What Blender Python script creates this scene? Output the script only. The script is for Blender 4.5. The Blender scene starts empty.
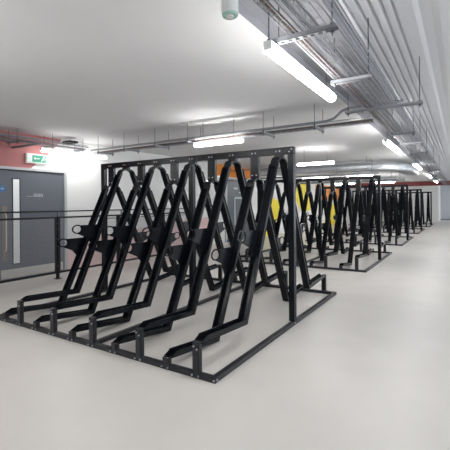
import bpy, bmesh, math, random
from mathutils import Vector
random.seed(4)
PI = math.pi
scn = bpy.context.scene
COL = scn.collection

# ------------------------------------------------------------------ camera, world, exposure
ROLL = -.0075
cam_d = bpy.data.cameras.new('camera')
cam = bpy.data.objects.new('camera', cam_d); COL.objects.link(cam)
cam.location = (0, 0, 1.395)
from mathutils import Matrix
cam.matrix_world = (Matrix.Translation((0,0,1.395)) @ Matrix.Rotation(.5598,4,'Z') @ Matrix.Rotation(PI/2,4,'X') @ Matrix.Rotation(ROLL,4,'Z'))
cam_d.sensor_width = 36; cam_d.lens = 36*377.7/450
cam_d.shift_y = -21/450; cam_d.clip_start = .05
scn.camera = cam
w = bpy.data.worlds.new('world'); scn.world = w; w.use_nodes = True
w.node_tree.nodes['Background'].inputs[0].default_value = (.86, .93, 1, 1)
w.node_tree.nodes['Background'].inputs[1].default_value = .42
scn.view_settings.view_transform = 'Standard'
scn.view_settings.look = 'None'
scn.view_settings.gamma = 1
scn.view_settings.use_curve_mapping = False
scn.view_settings.exposure = 2.3
LAMP = 8.5          # strength of the tube lamps

# ------------------------------------------------------------------ materials
def mat(name, col, rough=.5, metal=0, emit=0, noise=0, nscale=20, bump=0, bscale=200, spec=.5):
    m = bpy.data.materials.new(name); m.use_nodes = True
    nt = m.node_tree; b = nt.nodes['Principled BSDF']
    b.inputs['Base Color'].default_value = (*col, 1)
    b.inputs['Roughness'].default_value = rough
    b.inputs['Metallic'].default_value = metal
    b.inputs['Specular IOR Level'].default_value = spec
    if emit:
        b.inputs['Emission Color'].default_value = (*col, 1)
        b.inputs['Emission Strength'].default_value = emit
    tc = nt.nodes.new('ShaderNodeTexCoord')
    if noise:
        n = nt.nodes.new('ShaderNodeTexNoise'); n.inputs['Scale'].default_value = nscale
        n.inputs['Detail'].default_value = 6
        nt.links.new(tc.outputs['Object'], n.inputs['Vector'])
        r = nt.nodes.new('ShaderNodeMapRange')
        r.inputs['From Min'].default_value = .25; r.inputs['From Max'].default_value = .75
        r.inputs['To Min'].default_value = 1-noise; r.inputs['To Max'].default_value = 1+noise
        nt.links.new(n.outputs['Fac'], r.inputs['Value'])
        mx = nt.nodes.new('ShaderNodeVectorMath'); mx.operation = 'SCALE'
        mx.inputs[0].default_value = col
        nt.links.new(r.outputs[0], mx.inputs['Scale'])
        nt.links.new(mx.outputs[0], b.inputs['Base Color'])
    if bump:
        n2 = nt.nodes.new('ShaderNodeTexNoise'); n2.inputs['Scale'].default_value = bscale
        nt.links.new(tc.outputs['Object'], n2.inputs['Vector'])
        bp = nt.nodes.new('ShaderNodeBump'); bp.inputs['Strength'].default_value = bump
        bp.inputs['Distance'].default_value = .01
        nt.links.new(n2.outputs['Fac'], bp.inputs['Height'])
        nt.links.new(bp.outputs[0], b.inputs['Normal'])
    return m
M = {
 'floor': mat('resin_floor', (.665,.637,.602), .37, noise=.04, nscale=2.2, bump=.05, bscale=120),
 'slab': mat('painted_slab', (.71,.71,.72), .9, noise=.02, nscale=1.5),
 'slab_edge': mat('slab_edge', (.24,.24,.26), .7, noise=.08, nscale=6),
 'deck': mat('metal_decking', (.66,.67,.70), .55, .0),
 'soffit': mat('grey_soffit', (.62,.63,.66), .8),
 'wall': mat('white_paint', (.84,.835,.82), .7),
 'far_wall': mat('grey_paint', (.48,.50,.54), .7),
 'pink': mat('coral_paint', (.46,.18,.18), .7),
 'palepink': mat('pale_coral_paint', (.80,.58,.56), .7),
 'orange': mat('orange_paint', (.85,.30,.04), .6),
 'yellow': mat('yellow_paint', (.93,.76,.06), .6),
 'black': mat('black_powder_coat', (.0065,.0078,.011), .24, .0, spec=.20),
 'base': mat('black_powder_coat_toplit', (.024,.025,.029), .38, spec=.3),  # same black coat lightened: light from above put into the base parts' colour
 'rail_black': mat('black_rail_paint', (.009,.009,.011), .4, spec=.3),
 'wire': mat('wire_grey', (.34,.34,.35), .45, .3),
 'bolt': mat('zinc_bolt', (.42,.43,.45), .35, .9),
 'door': mat('grey_door_laminate', (.115,.125,.15), .45),
 'frame': mat('door_frame', (.50,.51,.53), .5),
 'gap': mat('dark_recess', (.02,.02,.022), .8),
 'glass': mat('glass_pale_reflection', (.80,.82,.82), .15, spec=.8),  # pale opaque base colour stands in for the bright reflection in the panes
 'steel': mat('brushed_steel', (.55,.53,.50), .38, .85, noise=.06, nscale=40),
 'handle': mat('aged_steel', (.22,.19,.16), .4, .6),
 'galv': mat('galvanised_steel', (.27,.28,.30), .55, .2, noise=.12, nscale=25),
 'duct': mat('galvanised_duct', (.62,.64,.67), .32, .8, noise=.10, nscale=5),
 'rod': mat('threaded_rod', (.10,.10,.11), .5, .5),
 'copper': mat('brown_cable', (.13,.085,.07), .55),
 'redcable': mat('red_cable', (.16,.06,.05), .55),
 'greycable': mat('grey_cable', (.13,.13,.14), .55),
 'whitepipe': mat('white_conduit', (.72,.72,.72), .4),
 'lamp': mat('lamp_diffuser', (1,.99,.975), .5, emit=LAMP),
 'walllamp': mat('wall_lamp_diffuser', (1,.99,.975), .5, emit=4.2),
 'lampbody': mat('lamp_housing', (.78,.78,.78), .45),
 'plastic': mat('white_plastic', (.80,.80,.79), .4),
 'greenlens': mat('green_lens', (.42,.62,.54), .35),
 'green': mat('exit_green', (.01,.20,.12), .5),
 'signwhite': mat('exit_white', (.55,.66,.60), .5),
 'blue': mat('blue_sign', (.03,.16,.40), .4),
 'label': mat('sign_print', (.62,.63,.65), .5),
 'redsteel': mat('red_oxide_steel', (.22,.032,.028), .5),
 'skirt': mat('skirting', (.20,.20,.22), .5),
}

# ------------------------------------------------------------------ mesh helpers
class MB:
    def __init__(s): s.v = []; s.f = []
    def box(s, a, b):
        x0,y0,z0 = a; x1,y1,z1 = b; n = len(s.v)
        s.v += [(x0,y0,z0),(x1,y0,z0),(x1,y1,z0),(x0,y1,z0),(x0,y0,z1),(x1,y0,z1),(x1,y1,z1),(x0,y1,z1)]
        s.f += [tuple(n+i for i in q) for q in ((0,3,2,1),(4,5,6,7),(0,1,5,4),(1,2,6,5),(2,3,7,6),(3,0,4,7))]
        return s
    def bx(s, c, d):
        return s.box([c[i]-d[i]/2 for i in range(3)], [c[i]+d[i]/2 for i in range(3)])
    def tube(s, pts, r, n=6, cap=True):
        pts = [Vector(p) for p in pts]; base = len(s.v); up0 = None
        for i, p in enumerate(pts):
            if i == 0: t = pts[1]-p
            elif i == len(pts)-1: t = p-pts[i-1]
            else: t = (pts[i+1]-p).normalized()+(p-pts[i-1]).normalized()
            t.normalize()
            if up0 is None:
                up0 = Vector((0,0,1)) if abs(t.z) < .9 else Vector((1,0,0))
            u = t.cross(up0).normalized(); v2 = u.cross(t).normalized(); up0 = v2
            for k in range(n):
                a = 2*PI*k/n + PI/n
                s.v.append(tuple(p+r*(math.cos(a)*u+math.sin(a)*v2)))
        for i in range(len(pts)-1):
            for k in range(n):
                a = base+i*n+k; b = base+i*n+(k+1)%n
                s.f.append((a, b, b+n, a+n))
        if cap:
            s.f.append(tuple(base+k for k in range(n))[::-1])
            e = base+(len(pts)-1)*n
            s.f.append(tuple(e+k for k in range(n)))
        return s
    def prism(s, poly, axis, a, b):
        """poly of 2-D points extruded along axis from a to b. axis x: poly=(y,z); y: (x,z); z: (x,y)"""
        n = len(poly); base = len(s.v)
        for t in (a, b):
            for p, q in poly:
                s.v.append({'x': (t,p,q), 'y': (p,t,q), 'z': (p,q,t)}[axis])
        s.f.append(tuple(base+i for i in range(n))[::-1])
        s.f.append(tuple(base+n+i for i in range(n)))
        for i in range(n):
            j = (i+1) % n
            s.f.append((base+i, base+j, base+n+j, base+n+i))
        return s
    def build(s, name, m, parent=None, bevel=0, smooth=False):
        me = bpy.data.meshes.new(name); me.from_pydata(s.v, [], s.f)
        bm = bmesh.new(); bm.from_mesh(me); bmesh.ops.recalc_face_normals(bm, faces=bm.faces)
        bm.to_mesh(me); bm.free()
        me.materials.append(m)
        if smooth:
            for p in me.polygons: p.use_smooth = True
        o = bpy.data.objects.new(name, me); COL.objects.link(o)
        if parent: o.parent = parent
        if bevel:
            bv = o.modifiers.new('bevel', 'BEVEL'); bv.width = bevel; bv.segments = 2; bv.limit_method = 'ANGLE'
        return o
def tag(o, label=None, cat=None, group=None, kind=None):
    if label: o['label'] = label
    if cat: o['category'] = cat
    if group: o['group'] = group
    if kind: o['kind'] = kind
    return o
def struct(o): o['kind'] = 'structure'; return o
def empty(name, loc, label, cat, group=None, rz=0):
    o = bpy.data.objects.new(name, None); COL.objects.link(o); o.location = loc; o.rotation_euler.z = rz
    return tag(o, label, cat, group)
def kids(o): return [c for c in bpy.data.objects if c.parent == o]
def copy_tree(o, parent=None):
    c = o.copy(); COL.objects.link(c)
    if parent: c.parent = parent
    for ch in kids(o): copy_tree(ch, c)
    return c

# ------------------------------------------------------------------ setting
XL = -7.25; SL = 2.80; DK = 2.98; XE = -1.38
struct(MB().box((-7.6,-7,-.15), (5.2,35,0)).build('floor', M['floor']))
c1 = struct(MB().box((-7.6,-7,SL), (XE,35,DK+.12)).build('ceiling', M['slab']))
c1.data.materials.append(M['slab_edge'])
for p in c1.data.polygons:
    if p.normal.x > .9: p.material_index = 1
# ribbed decking east of the slab step, running down the aisle
prof = []; x = XE; 
x = XE
while x < -.46:                      # flat pans with narrow grooves
    prof += [(x, DK), (x+.050, DK), (x+.058, DK+.030), (x+.068, DK+.030)]; x += .078
for i in range(3):
    prof += [(x, DK), (x+.12, DK), (x+.16, DK+.012), (x+.24, DK+.012)]; x += .30
prof += [(x, DK), (5.2, DK), (5.2, DK+.15), (XE, DK+.15)]
struct(MB().prism(prof, 'y', -7, 35).build('trim_1', M['deck']))
struct(MB().box((XL-.2,-7,0), (XL,35,SL)).build('wall_left', M['wall']))
struct(MB().box((XL,31.4,0), (-1.42,31.7,SL)).build('wall_front', M['wall']))
struct(MB().box((-1.42,34.4,0), (5.2,34.6,DK+.1)).build('wall_far', M['far_wall']))
struct(MB().box((-1.42,34.37,0), (5.0,34.4,.10)).build('baseboard_far', M['skirt']))
struct(MB().box((-1.62,31.7,0), (-1.42,34.4,SL)).build('wall_return', M['wall']))
struct(MB().box((XL,-7.2,0), (5.2,-7,DK+.1)).build('wall_back', M['far_wall']))
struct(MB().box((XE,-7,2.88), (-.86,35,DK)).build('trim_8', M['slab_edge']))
# painted super-graphics on the left wall (flat paint, 3 mm proud of the wall)
def paint(name, poly, m):
    return struct(MB().prism(poly, 'x', XL, XL+.003).build(name, m))
paint('trim_2', [(1.0,2.12),(4.3,2.12),(4.75,2.5),(5.0,2.8),(1.0,2.8)], M['pink'])
paint('trim_3', [(5.12,0),(10.6,0),(10.6,.96),(8.7,.87),(5.12,.60)], M['palepink'])
paint('trim_4', [(10.9,2.40),(14.5,2.35),(14.8,2.8),(10.9,2.8)], M['orange'])
paint('trim_5', [(14.5,0),(15.2,0),(16.3,.75),(16.5,1.5),(15.4,1.7),(14.9,.9)], M['yellow'])
paint('trim_9', [(18.4,1.6),(19.2,1.0),(20.6,1.0),(20.5,2.45),(18.4,2.4)], M['yellow'])
paint('trim_6', [(21.5,1.6),(26.5,1.6),(26.5,2.5),(21.5,2.5)], M['orange'])
paint('trim_7', [(22.8,0),(25.5,0),(26.5,1.3),(24.8,1.3)], M['yellow'])

# ------------------------------------------------------------------ doors in the left wall
def door(name, y0, y1, H, seam):
    d = MB().box((XL-.02, y0, 0), (XL+.018, y1, H)).build(name, M['door']); struct(d)
    f = MB()
    f.box((XL-.02, y0-.06, 0), (XL+.05, y0, H+.06)); f.box((XL-.02, y1, 0), (XL+.05, y1+.06, H+.06))
    f.box((XL-.02, y0, H), (XL+.05, y1, H+.05)); f.build('door_frame', M['frame'], d)
    MB().box((XL+.018, seam-.004, 0), (XL+.0195, seam+.004, H)).build('door_seam', M['gap'], d)
    MB().box((XL+.018, y0, H-.022), (XL+.040, y1, H)).build('door_stop', M['gap'], d)
    return d
d1 = door('door_1', 2.35, 5.03, 2.08, 3.69)
for ya, yb in ((3.945,4.070), (3.31,3.435)):
    vp = MB().box((XL+.018, ya, .29), (XL+.022, yb, 1.90)).build('vision_panel', M['glass'], d1)
    fr = MB()
    fr.box((XL+.018, ya-.014, .276), (XL+.027, ya, 1.914)); fr.box((XL+.018, yb, .276), (XL+.027, yb+.014, 1.914))
    fr.box((XL+.018, ya, .276), (XL+.027, yb, .29)); fr.box((XL+.018, ya, 1.90), (XL+.027, yb, 1.914))
    fr.build('panel_frame', M['gap'], vp)
for yc in (3.79, 3.59):
    pp = MB().bx((XL+.02, yc, .87), (.004, .085, 1.04)).build('handle_plate', M['handle'], d1)
    MB().tube([(XL+.02,yc,.55),(XL+.075,yc,.58),(XL+.075,yc,1.22),(XL+.02,yc,1.25)], .011, 8).build('pull_handle', M['steel'], pp)
for ya, yb in ((2.38,3.66), (3.72,5.0)):
    MB().box((XL+.018, ya, .02), (XL+.0205, yb, .19)).build('kick_plate', M['steel'], d1)
sg = MB()
sg.prism([(3.75+.055*math.cos(a), 1.71+.055*math.sin(a)) for a in [2*PI*k/24 for k in range(24)]], 'x', XL+.018, XL+.021)
so = sg.build('fire_door_disc', M['blue'], d1)
MB().box((XL+.021,3.72,1.702),(XL+.0215,3.78,1.710)).box((XL+.021,3.725,1.718),(XL+.0215,3.775,1.724)).build('disc_lettering', M['signwhite'], so)
ltr = MB(); y = 4.36
for k in range(7):
    ltr.box((XL+.018, y, 1.57), (XL+.020, y+.008, 1.63)); ltr.box((XL+.018, y, 1.622 if k % 2 else 1.595), (XL+.020, y+.021, 1.631 if k % 2 else 1.604))
    ltr.box((XL+.018, y, 1.57), (XL+.020, y+.021, 1.578)); y += .029
ltr.box((XL+.018, 4.22, 1.574), (XL+.020, 4.34, 1.580))
ltr.build('door_lettering', M['label'], d1)

d2 = door('door_2', 11.6, 13.5, 2.28, 12.55)
g = MB()                            # white outline marks on the far dark door
g.box((XL+.018,12.20,.6),(XL+.022,12.27,1.66)); g.box((XL+.018,12.20,1.59),(XL+.022,12.85,1.66))
g.tube([(XL+.02, 12.60+.20*math.cos(a), 2.02+.20*math.sin(a)) for a in [-PI*.65+PI*k/10 for k in range(11)]], .028, 4)
g.box((XL+.018,12.15,1.95),(XL+.022,12.45,2.01)); g.box((XL+.018,11.62,.1),(XL+.021,11.70,2.2))
g.build('door_graphic', M['signwhite'], d2)

# exit sign above the door
es = empty('exit_sign', (XL+.02, 4.42, 2.23), 'green and white emergency exit sign box mounted above the grey double door', 'exit sign')
MB().box((0,-.23,0),(.05,.23,.19)).build('sign_box', M['plastic'], es, bevel=.006)
MB().box((.05,-.215,.012),(.054,.215,.178)).build('sign_face', M['signwhite'], es)
MB().box((.054,-.12,.03),(.057,.20,.165)).build('pictogram_panel', M['green'], es)
pm = MB()
def q(a,b,c,d_): pm.box((.057,a,c),(.059,b,d_))
pm.prism([(.125+.014*math.cos(a), .143+.014*math.sin(a)) for a in [2*PI*k/10 for k in range(10)]], 'x', .057, .059)
pm.prism([(.10,.125),(.13,.125),(.115,.085),(.09,.085)], 'x', .057, .059)
pm.prism([(.095,.09),(.11,.09),(.14,.065),(.13,.055)], 'x', .057, .059)
pm.prism([(.09,.09),(.105,.09),(.075,.045),(.06,.05)], 'x', .057, .059)
pm.prism([(.13,.12),(.16,.10),(.155,.092),(.125,.108)], 'x', .057, .059)
q(.165,.19,.045,.155)
q(-.06,.03,.09,.104); pm.prism([(-.095,.097),(-.055,.125),(-.055,.069)], 'x', .057, .059)
pm.build('running_figure', M['signwhite'], es)

# ------------------------------------------------------------------ bike racks
L = 3.269; HALF = 1.675; BH = 2.05; POST = .07
def chan(sk, tp, width=.086, depth=.053, t=.006, rear=False):
    """bent wheel channel: S start, K knee, T top in (y,z), relative to rack centre line"""
    (sy,sz),(ky,kz),(ty,tz) = sk[0], sk[1], tp
    S, K, T = Vector((sy,sz)), Vector((ky,kz)), Vector((ty,tz))
    d1_ = (K-S).normalized(); d2_ = (T-K).normalized()
    n1 = Vector((-d1_.y, d1_.x)); n2 = Vector((-d2_.y, d2_.x))
    b = (n1+n2).normalized(); sc = 1/max(.3, b.dot(n1))
    def inner(d): return [S+n1*d, K+b*d*sc, T+n2*d]
    web = [S, K, T] + inner(t)[::-1]
    IN = inner(depth)
    A = S+d1_*.075+n1*depth
    Tl = IN[2]-d2_*(.055)           # upper end cut back
    wall = [S, K, T, Tl, IN[1], A, S+n1*.012]
    lip = [Tl, IN[1], A, A-n1*t, IN[1]-b*t*sc, Tl-n2*t]
    sg_ = -1 if rear else 1
    P = lambda poly: [(p.x*sg_, p.y) for p in poly]
    m = MB()
    m.prism(P(web), 'x', -width/2, width/2)
    m.prism(P(wall), 'x', -width/2, -width/2+t); m.prism(P(wall), 'x', width/2-t, width/2)
    m.prism(P(lip), 'x', -width/2-.008, -width/2); m.prism(P(lip), 'x', width/2, width/2+.008)
    return m
def lockplate(ring, yb, ztop, zbot, rear=False, t=.006):
    """flat lock plate in the bike's plane ending in an open ring"""
    sg_ = -1 if rear else 1
    m = MB(); ry, rz = ring; ro, ri = .062, .046
    n = 18
    for k in range(n):
        a, b = 2*PI*k/n, 2*PI*(k+1)/n
        poly = [(ry+ro*1.35*math.cos(a), rz+ro*math.sin(a)), (ry+ro*1.35*math.cos(b), rz+ro*math.sin(b)),
                (ry+ri*1.35*math.cos(b), rz+ri*math.sin(b)), (ry+ri*1.35*math.cos(a), rz+ri*math.sin(a))]
        m.prism([(p*sg_, q_) for p, q_ in poly], 'x', -t/2, t/2)
    sl = (ztop-zbot)*.5
    body = [(ry+.030, rz+.052), (yb+.0, ztop), (yb-sl*.98, zbot), (ry+.14, rz-.12), (ry-.01, rz-.058), (ry+.045, rz-.040), (ry+.060, rz), (ry+.045, rz+.040)]
    m.prism([(p*sg_, q_) for p, q_ in body], 'x', -t/2, t/2)
    return m
def boltm(r=.0085, axis='y', s=-1, h=.010):
    return MB().prism([(r*math.cos(2*PI*k/6), r*math.sin(2*PI*k/6)) for k in range(6)], axis, 0, s*h)
HIGH = [-.188-.636*k for k in range(5)]
LOW = [-.506-.636*k for k in range(5)]
HS = ((-HALF+.03,.272), (-.88,.222)); HT = (-.105, 1.875)
LS = ((-HALF+.03,.088), (-.90,.004)); LT = (-.095, 1.64)
def build_rack(loc, label, bolts, nst=5):
    r = empty('bike_rack', loc, label, 'bike rack', 'black two-sided semi-vertical bike racks along the aisle')
    B = M['black']; bw, bh = .05, .042
    Ln = L
    rl = [MB().box((-Ln, -HALF, 0), (0, -HALF+bw, bh)), MB().box((-Ln, HALF-bw, 0), (0, HALF, bh)),
          ]
    for m in rl: m.build('base_rail', M['base'], r, bevel=.003)
    for xx in (-bw, -Ln/2-bw/2+.16, -Ln):
        MB().box((xx, -HALF+bw, 0), (xx+bw, HALF-bw, bh)).build('side_rail', M['base'], r, bevel=.003)
        xp = min(max(xx+bw/2, -Ln+POST/2), -POST/2)
        MB().box((xp-POST/2, -POST/2, bh), (xp+POST/2, POST/2, BH-.08)).build('post', B, r, bevel=.004)
    MB().box((-Ln, -POST/2, BH-.08), (0, POST/2, BH)).build('top_beam', B, r, bevel=.004)
    def add_bolts(parent, pts, axis, s):
        if not bolts: return
        for p in pts:
            if add_bolts.proto.get((axis, s)) is None:
                o = boltm(axis=axis, s=s).build('bolt', M['bolt'], parent); add_bolts.proto[(axis, s)] = o
            else:
                o = add_bolts.proto[(axis, s)].copy(); COL.objects.link(o); o.parent = parent
            o.location = p
    add_bolts.proto = {}
    protos = {}
    def inst(key, make, name, x):
        if key not in protos:
            o = make().build(name, M['base'] if name == 'upright_bracket' else B, r, bevel=.0015 if bolts else 0); protos[key] = o
        else:
            o = protos[key].copy(); COL.objects.link(o); o.parent = r
        o.location.x = x
        return o
    for hi, xs in ((True, HIGH), (False, LOW)):
        SK, T = (HS, HT) if hi else (LS, LT)
        sl = (T[1]-SK[1][1])/(T[0]-SK[1][0])
        for x in xs:
            for rear in (False, True):
                ch = inst(('c',hi,rear), lambda: chan(SK, T, rear=rear), 'wheel_channel', x)
                ztop = 1.12 if hi else .92; zb = ztop-.28
                yb = SK[1][0]+(ztop-SK[1][1])/sl
                rr = (yb-.40, ztop-.05)
                inst(('p',hi,rear), lambda: lockplate(rr, yb-.02, ztop, zb, rear), 'lock_plate', x-.028)
                # upright bracket at the rail
                s_ = 1 if rear else -1
                zt = SK[0][1]+.012
                def mk():
                    m = MB(); yf = s_*(HALF-.0); w_ = .064
                    y0, y1 = sorted((yf, yf-s_*.006)); m.box((-w_/2, y0+s_*.0, bh), (w_/2, y1, zt))
                    for sx in (-1, 1):
                        a, b = sorted((sx*w_/2, sx*(w_/2-.006))); c_, d_ = sorted((yf, yf-s_*.045))
                        m.box((a, c_, bh), (b, d_, zt))
                    a, b = sorted((yf+s_*.005, yf)); m.box((-.045, a, .004), (.045, b, bh+.006))
                    if hi: m.box((-w_/2, min(yf,yf-s_*.045), zt), (w_/2, max(yf,yf-s_*.045), zt+.006))
                    return m
                br = inst(('b',hi,rear), mk, 'upright_bracket', x)
                if not rear:
                    pts = [(-.032,-HALF-.005,.024), (.032,-HALF-.005,.024)]
                    if hi: pts += [(-.016,-HALF,.255),(.016,-HALF,.235)]
                    add_bolts(br, pts, 'y', -1)
            # hanger under the beam
            zb = T[1]+.050
            def mkh():
                m = MB(); m.box((-.055,-.028,zb),(.055,-.022,BH-.08)); m.box((-.055,.022,zb),(.055,.028,BH-.08))
                m.box((-.055,-.022,zb),(-.049,.022,BH-.08)); m.box((.049,-.022,zb),(.055,.022,BH-.08))
                m.box((-.05,-POST/2-.003,BH-.082),(.05,-POST/2,BH-.02))
                # saddle that caps the two channel ends
                t_ = T[1]
                m.prism([(-.150,t_-.05),(-.142,t_+.005),(-.105,t_+.048),(-.05,t_+.066),(.05,t_+.066),(.105,t_+.048),(.142,t_+.005),(.150,t_-.05),(.128,t_-.05),(.120,t_-.0),(.09,t_+.030),(.045,t_+.045),(-.045,t_+.045),(-.09,t_+.030),(-.120,t_-.0),(-.128,t_-.05)], 'x', -.047, .047)
                return m
            hg = inst(('h',hi), mkh, 'hanger_plate', x)
            add_bolts(hg, [(-.022,-POST/2-.003,BH-.045),(.022,-POST/2-.003,BH-.045)] + ([] if hi else [(-.028,-.028,1.74),(.028,-.028,1.74)]), 'y', -1)
    if bolts:                                   # corner plate bolts
        pst = kids(r)
        sr = [o for o in pst if o.name.startswith('side_rail')][0]
        add_bolts(sr, [(-.012,-HALF,.022)], 'y', -1)
        add_bolts(sr, [(0,-HALF+.02,.024),(0,-.02,.024),(0,HALF-.03,.024)], 'x', 1)
        tb = [o for o in pst if o.name.startswith('top_beam')][0]
        add_bolts(tb, [(-.02,-POST/2,BH-.03),(-.05,-POST/2,BH-.06)], 'y', -1)
    return r
XR = -1.627; Y0 = 4.109; PITCH = 5.461
labels = ['nearest black steel bike rack, largest in front, beside the mesh railing',
          'second black bike rack from the camera, right behind the nearest one',
          'third black bike rack down the aisle, behind the second one',
          'fourth black bike rack down the aisle, mostly hidden by the third',
          'farthest black bike rack, last in the row before the white end wall']
build_rack((XR, Y0, 0), labels[0], True)
r1 = build_rack((XR, Y0+PITCH, 0), labels[1], False)
for k, loc in ((2, (XR, Y0+2*PITCH, 0)), (3, (XR, Y0+3*PITCH, 0)), (4, (-1.53, Y0+4*PITCH, 0))):
    c = copy_tree(r1); c.location = loc; c['label'] = labels[k]

# ------------------------------------------------------------------ mesh railing and handrail at the left
RX = -6.50
rl = empty('mesh_railing', (RX, 0, 0), 'black steel railing with woven wire mesh panels in front of the grey door', 'railing')
ys = [1.38,2.88,4.38,5.88,7.38,8.88]
for y in ys:
    p = MB(); p.box((-.006,y-.035,0),(.006,y+.035,1.18)); p.box((-.03,y-.006,0),(.03,y+.006,1.18)); p.box((-.05,y-.05,0),(.05,y+.05,.012))
    po = p.build('post', M['rail_black'], rl)
    for z in (.25,.62,.75,.95,1.05):
        b = boltm(r=.010, axis='x', s=1); o = b.build('bolt', M['bolt'], po); o.location = (.006, y+.0, z)
for a, b in zip(ys[:-1], ys[1:]):
    a += .035; b -= .035
    f = MB(); f.box((-.015,a,1.145),(.015,b,1.18)); f.box((-.015,a,.105),(.015,b,.145))
    f.box((-.010,a,.145),(.010,a+.02,1.145)); f.box((-.010,b-.02,.145),(.010,b,1.145))
    pf = f.build('panel_frame', M['rail_black'], rl)
    m = MB(); z0, z1 = .145, 1.145; pitch = .045
    k = a-(z1-z0)
    while k < b:                                # diamond wire, clipped to the frame
        for s_ in (1, -1):
            y_a, y_b = k, k+(z1-z0); za, zb = (z0, z1) if s_ == 1 else (z1, z0)
            if y_a < a: za += s_*(a-y_a); y_a = a
            if y_b > b: zb -= s_*(y_b-b); y_b = b
            if y_b-y_a > .01: m.tube([(0,y_a,za),(0,y_b,zb)], .0020, 3, cap=False)
        k += pitch
    m.build('wire_mesh', M['wire'], pf)
hr = empty('handrail', (-6.80, 0, 0), 'slim dark tubular handrail running between the mesh railing and the left wall', 'handrail')
MB().tube([(0,.6,1.275),(0,9.3,1.275)], .014, 10).build('top_bar', M['rail_black'], hr, smooth=True)
MB().tube([(0,5.6,1.09),(0,9.3,1.09)], .010, 8).build('lower_bar', M['rail_black'], hr)
for y in (1.6,3.1,4.60,6.25,7.7,9.2):
    MB().box((-.02,y-.012,0),(.02,y+.012,1.27)).build('post', M['skirt'], hr)

# ------------------------------------------------------------------ lamps
def lamp(name_label, c, along, length=1.48, group='tube lamps hung along the aisle', strut=True):
    rz = 0 if along == 'y' else -PI/2
    t = empty('strip_light', c, name_label, 'ceiling light', group, rz)
    h = length/2
    MB().box((-.028,-h,0.030),(.028,h,.055)).build('housing', M['lampbody'], t, bevel=.006)
    n = 14; poly = [(.040,.034)]+[(.044*math.cos(PI+PI*k/n), .010+.036*math.sin(PI+PI*k/n)) for k in range(n+1)][::-1]+[(-.040,.034)]
    MB().prism(poly, 'y', -h+.02, h-.02).build('diffuser', M['walllamp' if name_label.startswith('wall side') else 'lamp'], t, smooth=False)
    for s_ in (-1, 1):
        MB().box((-.030,s_*h-.008,-.008),(.030,s_*h+.008,.052)).build('end_cap', M['lampbody'], t, bevel=.006)
        top = (SL if c[0] < XE else DK+.0)-c[2]
        if name_label.startswith('wall'): continue
        MB().tube([(0,s_*(h-.18),.05),(0,s_*(h-.18),top)], .004, 6).build('rod', M['rod'], t)
    return t
al = ['strip lamp hung above the nearest bike rack end, largest and brightest', 'second strip lamp down the aisle, past the cross tray',
      'third strip lamp down the aisle ceiling', 'fourth strip lamp down the aisle ceiling', 'fifth strip lamp down the aisle ceiling']
for i, yc in enumerate((2.93, 7.45, 12.0, 16.5, 21.0)):
    lamp(al[i], (-1.055, yc, 2.395), 'y', 1.43 if i == 0 else 1.55)
cl = ['strip lamp crossing above the nearest rack beside the brown cables', 'strip lamp above the second rack, seen right of the near rack post',
      'strip lamp across the bays above the third rack', 'strip lamp across the bays above the fourth rack', 'strip lamp across the bays above the farthest rack']
for i, yc in enumerate((5.30, 9.50, 15.0, 20.4, 25.6)):
    lamp(cl[i], ((-3.45,-3.19,-3.3,-3.3,-3.3)[i], yc, 2.41), 'x', .97, 'tube lamps hung across the bays')
for i, (x, yc, lb) in enumerate(((-5.05,15.0,'left strip lamp of the pair above the third rack'), (-5.3,20.4,'left strip lamp across the bays above the fourth rack'), (-5.3,25.6,'left strip lamp across the bays above the farthest rack'))):
    lamp(lb, (x, yc, 2.41), 'x', 1.1, 'tube lamps hung across the bays')
lamp('wall side strip lamp beside the exit sign, below the wall cable tray', (-6.90, 5.10, 2.46), 'y', 1.58, 'tube lamps hung along the left wall')
for i, (x, y, a) in enumerate(((-1.1,-2.0,'y'), (-3.6,.6,'x'), (-3.6,-4.4,'x'), (2.8,1.5,'y'), (2.8,7,'y'), (2.8,13,'y'), (2.8,19,'y'), (-6.9,-.5,'y'), (2.8,25.5,'y'), (1.5,32.4,'x'))):  # lamps out of view; the last two added to brighten the dark far end
    lamp(['strip lamp behind the camera over the aisle','strip lamp over the floor in front of the nearest rack','strip lamp over the back of the bays',
          'strip lamp right of the aisle beside the camera','second strip lamp right of the aisle','third strip lamp right of the aisle','fourth strip lamp right of the aisle',
          'strip lamp at the left wall before the door','added fifth strip lamp right of the aisle, brightening the far end','added unseen strip lamp brightening the far end of the aisle'][i], (x,y,2.46), a, 1.5, 'tube lamps outside the view')

# ------------------------------------------------------------------ cable trays
def basket(name, label, p0, p1, width, hgt, pitch=.10, nl=5, wr=.0022, far=99):
    """wire basket tray from p0 to p1 (axis-aligned)"""
    o = MB(); a = Vector(p0); b = Vector(p1); d = (b-a); Ln = d.length; d.normalize(); s_ = Vector((d.y,-d.x,0))
    up = Vector((0,0,1))
    for k in range(nl):
        off = s_*(width*(k/(nl-1)-.5)); o.tube([a+off, b+off], wr, 4)
    for sg_ in (-1,1):
        for zz in (.5, 1):
            off = s_*(sg_*width/2)+up*hgt*zz; o.tube([a+off, b+off], wr*(1.5 if zz == 1 else 1), 4)
    t = 0
    while t <= Ln:
        c = a+d*t
        o.tube([c-s_*width/2+up*hgt, c-s_*width/2, c+s_*width/2, c+s_*width/2+up*hgt], wr, 3, cap=False)
        t += pitch if c.y < far else pitch*2.5
    return tag(o.build(name, M['galv']), label, 'cable tray')
basket('cable_tray', 'galvanised wire basket tray running down the aisle under the ribbed ceiling', (-.725,-1,2.50), (-.725,29,2.50), .21, .10, .10, 6, .0036, 9)
basket('cable_tray', 'narrow ladder tray with brown cables along the slab edge above the aisle lamps', (-.90,-1,2.50), (-.90,29,2.50), .11, .05, .08, 3, .0042, 9)
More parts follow.
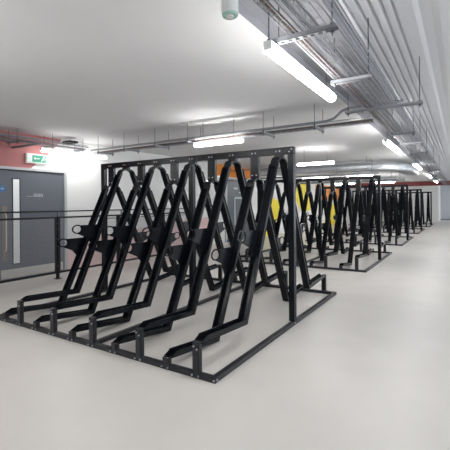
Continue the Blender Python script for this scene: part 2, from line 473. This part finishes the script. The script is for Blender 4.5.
basket('cable_tray', 'wire basket tray crossing the bays behind the first cross lamp', (-6.75,5.45,2.50), (-1.0,5.45,2.50), .16, .06, .10, 4, .0030)
basket('cable_tray', 'wire basket tray along the left wall above the exit sign', (-6.95,1.0,2.58), (-6.95,5.34,2.58), .18, .10, .10, 4, .0034)
random.seed(9)
def cable(pts, r, m, label, name='cable', cat='cable', group=None):
    return tag(MB().tube(pts, r, 6).build(name, M[m], smooth=True), label, cat, group)
def wig(a, b, n, amp):
    a = Vector(a); b = Vector(b)
    return [a.lerp(b, i/n)+Vector((random.uniform(-amp,amp) if abs(b.x-a.x) < .5 else 0, random.uniform(-amp,amp) if abs(b.y-a.y) < .5 else 0, random.uniform(0,amp))) for i in range(n+1)]
for k, (dx, m, r) in enumerate(((-.032,'copper',.008), (-.006,'redcable',.007), (.030,'greycable',.008))):
    cable(wig((-.90+dx,-1,2.515), (-.90+dx,29,2.515), 60, .006), r, m,
          ['brown cable nearest the slab edge in the narrow aisle tray','dark red cable in the narrow aisle tray','grey cable on the lamp-free side of the narrow aisle tray'][k], group='cables in the narrow aisle tray')
for k, (dx, m, r) in enumerate(((-.06,'greycable',.006), (.07,'greycable',.005))):
    cable(wig((-.725+dx*.8,-1,2.52), (-.725+dx*.8,29,2.52), 60, .010), r, m,
          ['grey cable at the left of the wide aisle basket tray','thin grey cable at the right of the wide aisle basket tray'][k], group='cables in the wide aisle basket tray')
for k, (dy, m, r, z) in enumerate(((-.06,'copper',.013,2.52), (-.03,'redcable',.012,2.525), (.0,'greycable',.013,2.52), (.03,'copper',.012,2.53), (.06,'greycable',.010,2.52))):
    pts = wig((-6.6,5.45+dy,z), (-1.15,5.45+dy,z), 30, .006)
    pts += [Vector((-1.03, 5.45+dy, z+.004))]
    cable(pts, r, m, ['brown cable at the front of the cross tray','dark red cable in the cross tray','dark grey cable in the middle of the cross tray','brown cable at the rear of the cross tray','thin grey cable at the rear of the cross tray'][k], group='cables in the cross tray')
for k, (dx, m, r) in enumerate(((-.05,'greycable',.012), (.0,'redcable',.010), (.05,'greycable',.011))):
    cable(wig((-6.95+dx,1.0,2.60), (-6.95+dx,5.35,2.60), 20, .008), r, m, ['grey cable on the wall side of the left wall tray','red cable in the left wall tray','grey cable on the room side of the left wall tray'][k], group='cables in the left wall tray')
# conduits
cable([(-6.6,5.24,2.54),(-1.95,5.24,2.54),(-1.60,5.23,2.54),(-1.48,5.20,2.56),(-1.36,5.14,2.63),(-1.27,5.11,2.65),(-.60,5.10,2.65)], .020, 'galv',
      'galvanised conduit crossing the bays then bending up before the aisle tray', 'conduit', 'pipe')
cable([(-6.6,5.32,2.53),(-1.3,5.32,2.53)], .014, 'whitepipe', 'thin white conduit beside the cross tray', 'conduit', 'pipe')
cable([(-7.15,1.0,2.70),(-7.15,5.6,2.70)], .022, 'galv', 'silver conduit above the left wall tray', 'conduit', 'pipe')
cable([(-7.25,3.95,2.50),(-6.3,3.95,2.50)], .022, 'galv', 'short silver pipe crossing the ceiling left of the exit sign', 'conduit', 'pipe')
# tray hangers: strut between two rods
def hanger(x0, x1, y, z, label, group, w_=.041, holes=False, y1=None):
    t = empty('tray_hanger', ((x0+x1)/2, y, z), label, 'tray hanger', group)
    hx = (x1-x0)/2
    m = MB()
    if y1 is None:
        if holes:
            m.box((-hx,-w_/2,0),(hx,-w_/2+.010,.004)); m.box((-hx,w_/2-.010,0),(hx,w_/2,.004))
            xx = -hx
            while xx < hx: m.box((xx,-w_/2+.010,0),(min(xx+.020,hx),w_/2-.010,.004)); xx += .050
        else: m.box((-hx,-w_/2,0),(hx,w_/2,.004))
        m.box((-hx,-w_/2,0),(hx,-w_/2+.003,.030)); m.box((-hx,w_/2-.003,0),(hx,w_/2,.030))
        ends = [(-hx+.03,0),(hx-.03,0)]
    else:
        hy = y1/2; m.box((-.02,-hy,0),(.02,hy,.004)); m.box((-.02,-hy,0),(-.017,hy,.03)); m.box((.017,-hy,0),(.02,hy,.03))
        ends = [(0,-hy+.02),(0,hy-.02)]
    m.build('strut', M['galv'], t)
    for ex, ey in ends:
        X = (x0+x1)/2+ex; top = (SL if X < XE else DK+.0)-z
        rd = MB().tube([(ex,ey,-.035),(ex,ey,top)], .0045, 6).build('rod', M['rod'], t)
        MB().tube([(ex,ey,-.016),(ex,ey,-.001)], .013, 6).build('nut', M['rod'], rd)
        MB().tube([(ex,ey,.031),(ex,ey,.044)], .013, 6).build('nut', M['rod'], rd)
names = ['first','second','third','fourth','fifth','sixth','seventh','eighth','ninth']
for i, (y, xa, xb) in enumerate(((2.33,-1.13,-.64), (3.40,-.99,-.64), (4.60,-1.17,-.35), (6.53,-.96,-.6), (7.67,-.96,-.6), (9.2,-.96,-.6), (11.5,-.96,-.6), (14.5,-.96,-.6))):
    hanger(xa, xb, y, 2.462, f'{names[i]} galvanised strut hanger from the camera under the aisle trays', 'strut hangers under the aisle trays', holes=(i == 0), w_=.05 if i != 2 else .055)
for i, x in enumerate((-6.3,-5.55,-4.75,-4.0,-2.55,-1.75)):
    hanger(x, x, 5.37, 2.462, f'{names[i]} small strut hanger from the left wall under the cross tray', 'strut hangers under the cross tray', y1=.42)
for i, y in enumerate((2.6,3.8,4.5,5.2)):
    hanger(-7.12, -6.78, y, 2.542, f'{names[i]} small strut hanger along the left wall tray', 'strut hangers under the left wall tray')

jb = tag(MB().box((-7.05,4.88,2.69),(-6.80,5.08,2.73)).build('junction_box', M['gap'], None, bevel=.004), 'flat dark box on top of the left wall cable tray', 'junction box')
# white cylinder fitting at the top of the frame
dt = empty('sounder', (-1.02, 1.69, 2.375), 'white cylindrical ceiling fitting with a greenish lens at the top edge', 'ceiling fitting')
MB().tube([(0,0,.012),(0,0,.60)], .0445, 28).build('body', M['plastic'], dt, smooth=False)
MB().tube([(0,0,0),(0,0,.012)], .040, 28).build('lens', M['greenlens'], dt)
MB().tube([(0,0,-.006),(0,0,0)], .020, 20).build('lens_centre', M['plastic'], dt)

# ------------------------------------------------------------------ far services: duct, pipes, red beam
def rrect(w_, h_, r=.05, n=4):
    pts = []
    for cx_, cy_, a0 in ((w_/2-r,h_/2-r,0), (-w_/2+r,h_/2-r,PI/2), (-w_/2+r,-h_/2+r,PI), (w_/2-r,-h_/2+r,PI*1.5)):
        for k in range(n+1): pts.append((cx_+r*math.cos(a0+PI/2*k/n), cy_+r*math.sin(a0+PI/2*k/n)))
    return pts
def duct(path, w_, h_, name, parent):
    pf = rrect(w_, h_, h_*.35); m = MB(); n = len(pf)
    for i, p in enumerate(path):
        p = Vector(p)
        t = (Vector(path[min(i+1,len(path)-1)])-Vector(path[max(i-1,0)])).normalized(); s_ = Vector((t.y,-t.x,0))
        for a, b in pf: m.v.append(tuple(p+s_*a+Vector((0,0,b))))
    for i in range(len(path)-1):
        for k in range(n): m.f.append((i*n+k, i*n+(k+1)%n, (i+1)*n+(k+1)%n, (i+1)*n+k))
    m.f.append(tuple(range(n))[::-1]); m.f.append(tuple((len(path)-1)*n+k for k in range(n)))
    return m.build(name, M['duct'], parent)
du = empty('air_duct', (-3.6, 13.0, 2.56), 'galvanised air duct crossing the far bays and curving down the aisle', 'air duct')
arc = [(-2.6+1.0*math.sin(a)+3.6, 1.0-1.0*math.cos(a), 0) for a in [PI/2*k/8 for k in range(9)]]
duct([(-3.2,0,0),(1.0,0,0)], .5, .27, 'straight_section', du)
duct([(x,y,z) for x,y,z in arc], .5, .27, 'elbow', du)
duct([(2.0,1.0,0),(2.0,3.0,0)], .5, .27, 'straight_section', du)
for x in (-2.2,-1.0,.2,1.0):
    duct([(x-.02,0,0),(x+.02,0,0)], .53, .30, 'flange', du)
for i, (y, z, r) in enumerate(((12.6,2.33,.03), (11.8,2.60,.02), (16.5,2.40,.04), (19.0,2.45,.05))):
    pe = empty('pipe', (-4.3, y, z), ['steel pipe crossing the bays just below the air duct','thin pipe crossing the bays in front of the air duct','steel pipe crossing the bays behind the air duct','thick steel pipe crossing the far bays'][i], 'pipe', 'pipes crossing the far bays')
    MB().tube([(-2.9,0,0),(2.1,0,0)], r, 10).build('pipe_run', M['galv'], pe, smooth=True)
    for x in (-2.4,-.8,.8,1.9): MB().tube([(x,0,r),(x,0,SL-z)], .005, 6).build('rod', M['rod'], pe)
bm_ = empty('red_beam', (-3, 28.2, 2.50), 'dark red steel beam across the far end, above the white end wall', 'beam')
MB().box((-4.1,-.08,0),(7.9,.08,.02)).box((-4.1,-.08,.27),(7.9,.08,.29)).box((-4.1,-.01,.02),(7.9,.01,.27)).build('beam_section', M['redsteel'], bm_)
for x in (-3.5,-1,1.5,4,6.5): MB().tube([(x,0,.29),(x,0,.30 if x < 1.7 else .48)], .01, 6).build('rod', M['rod'], bm_)
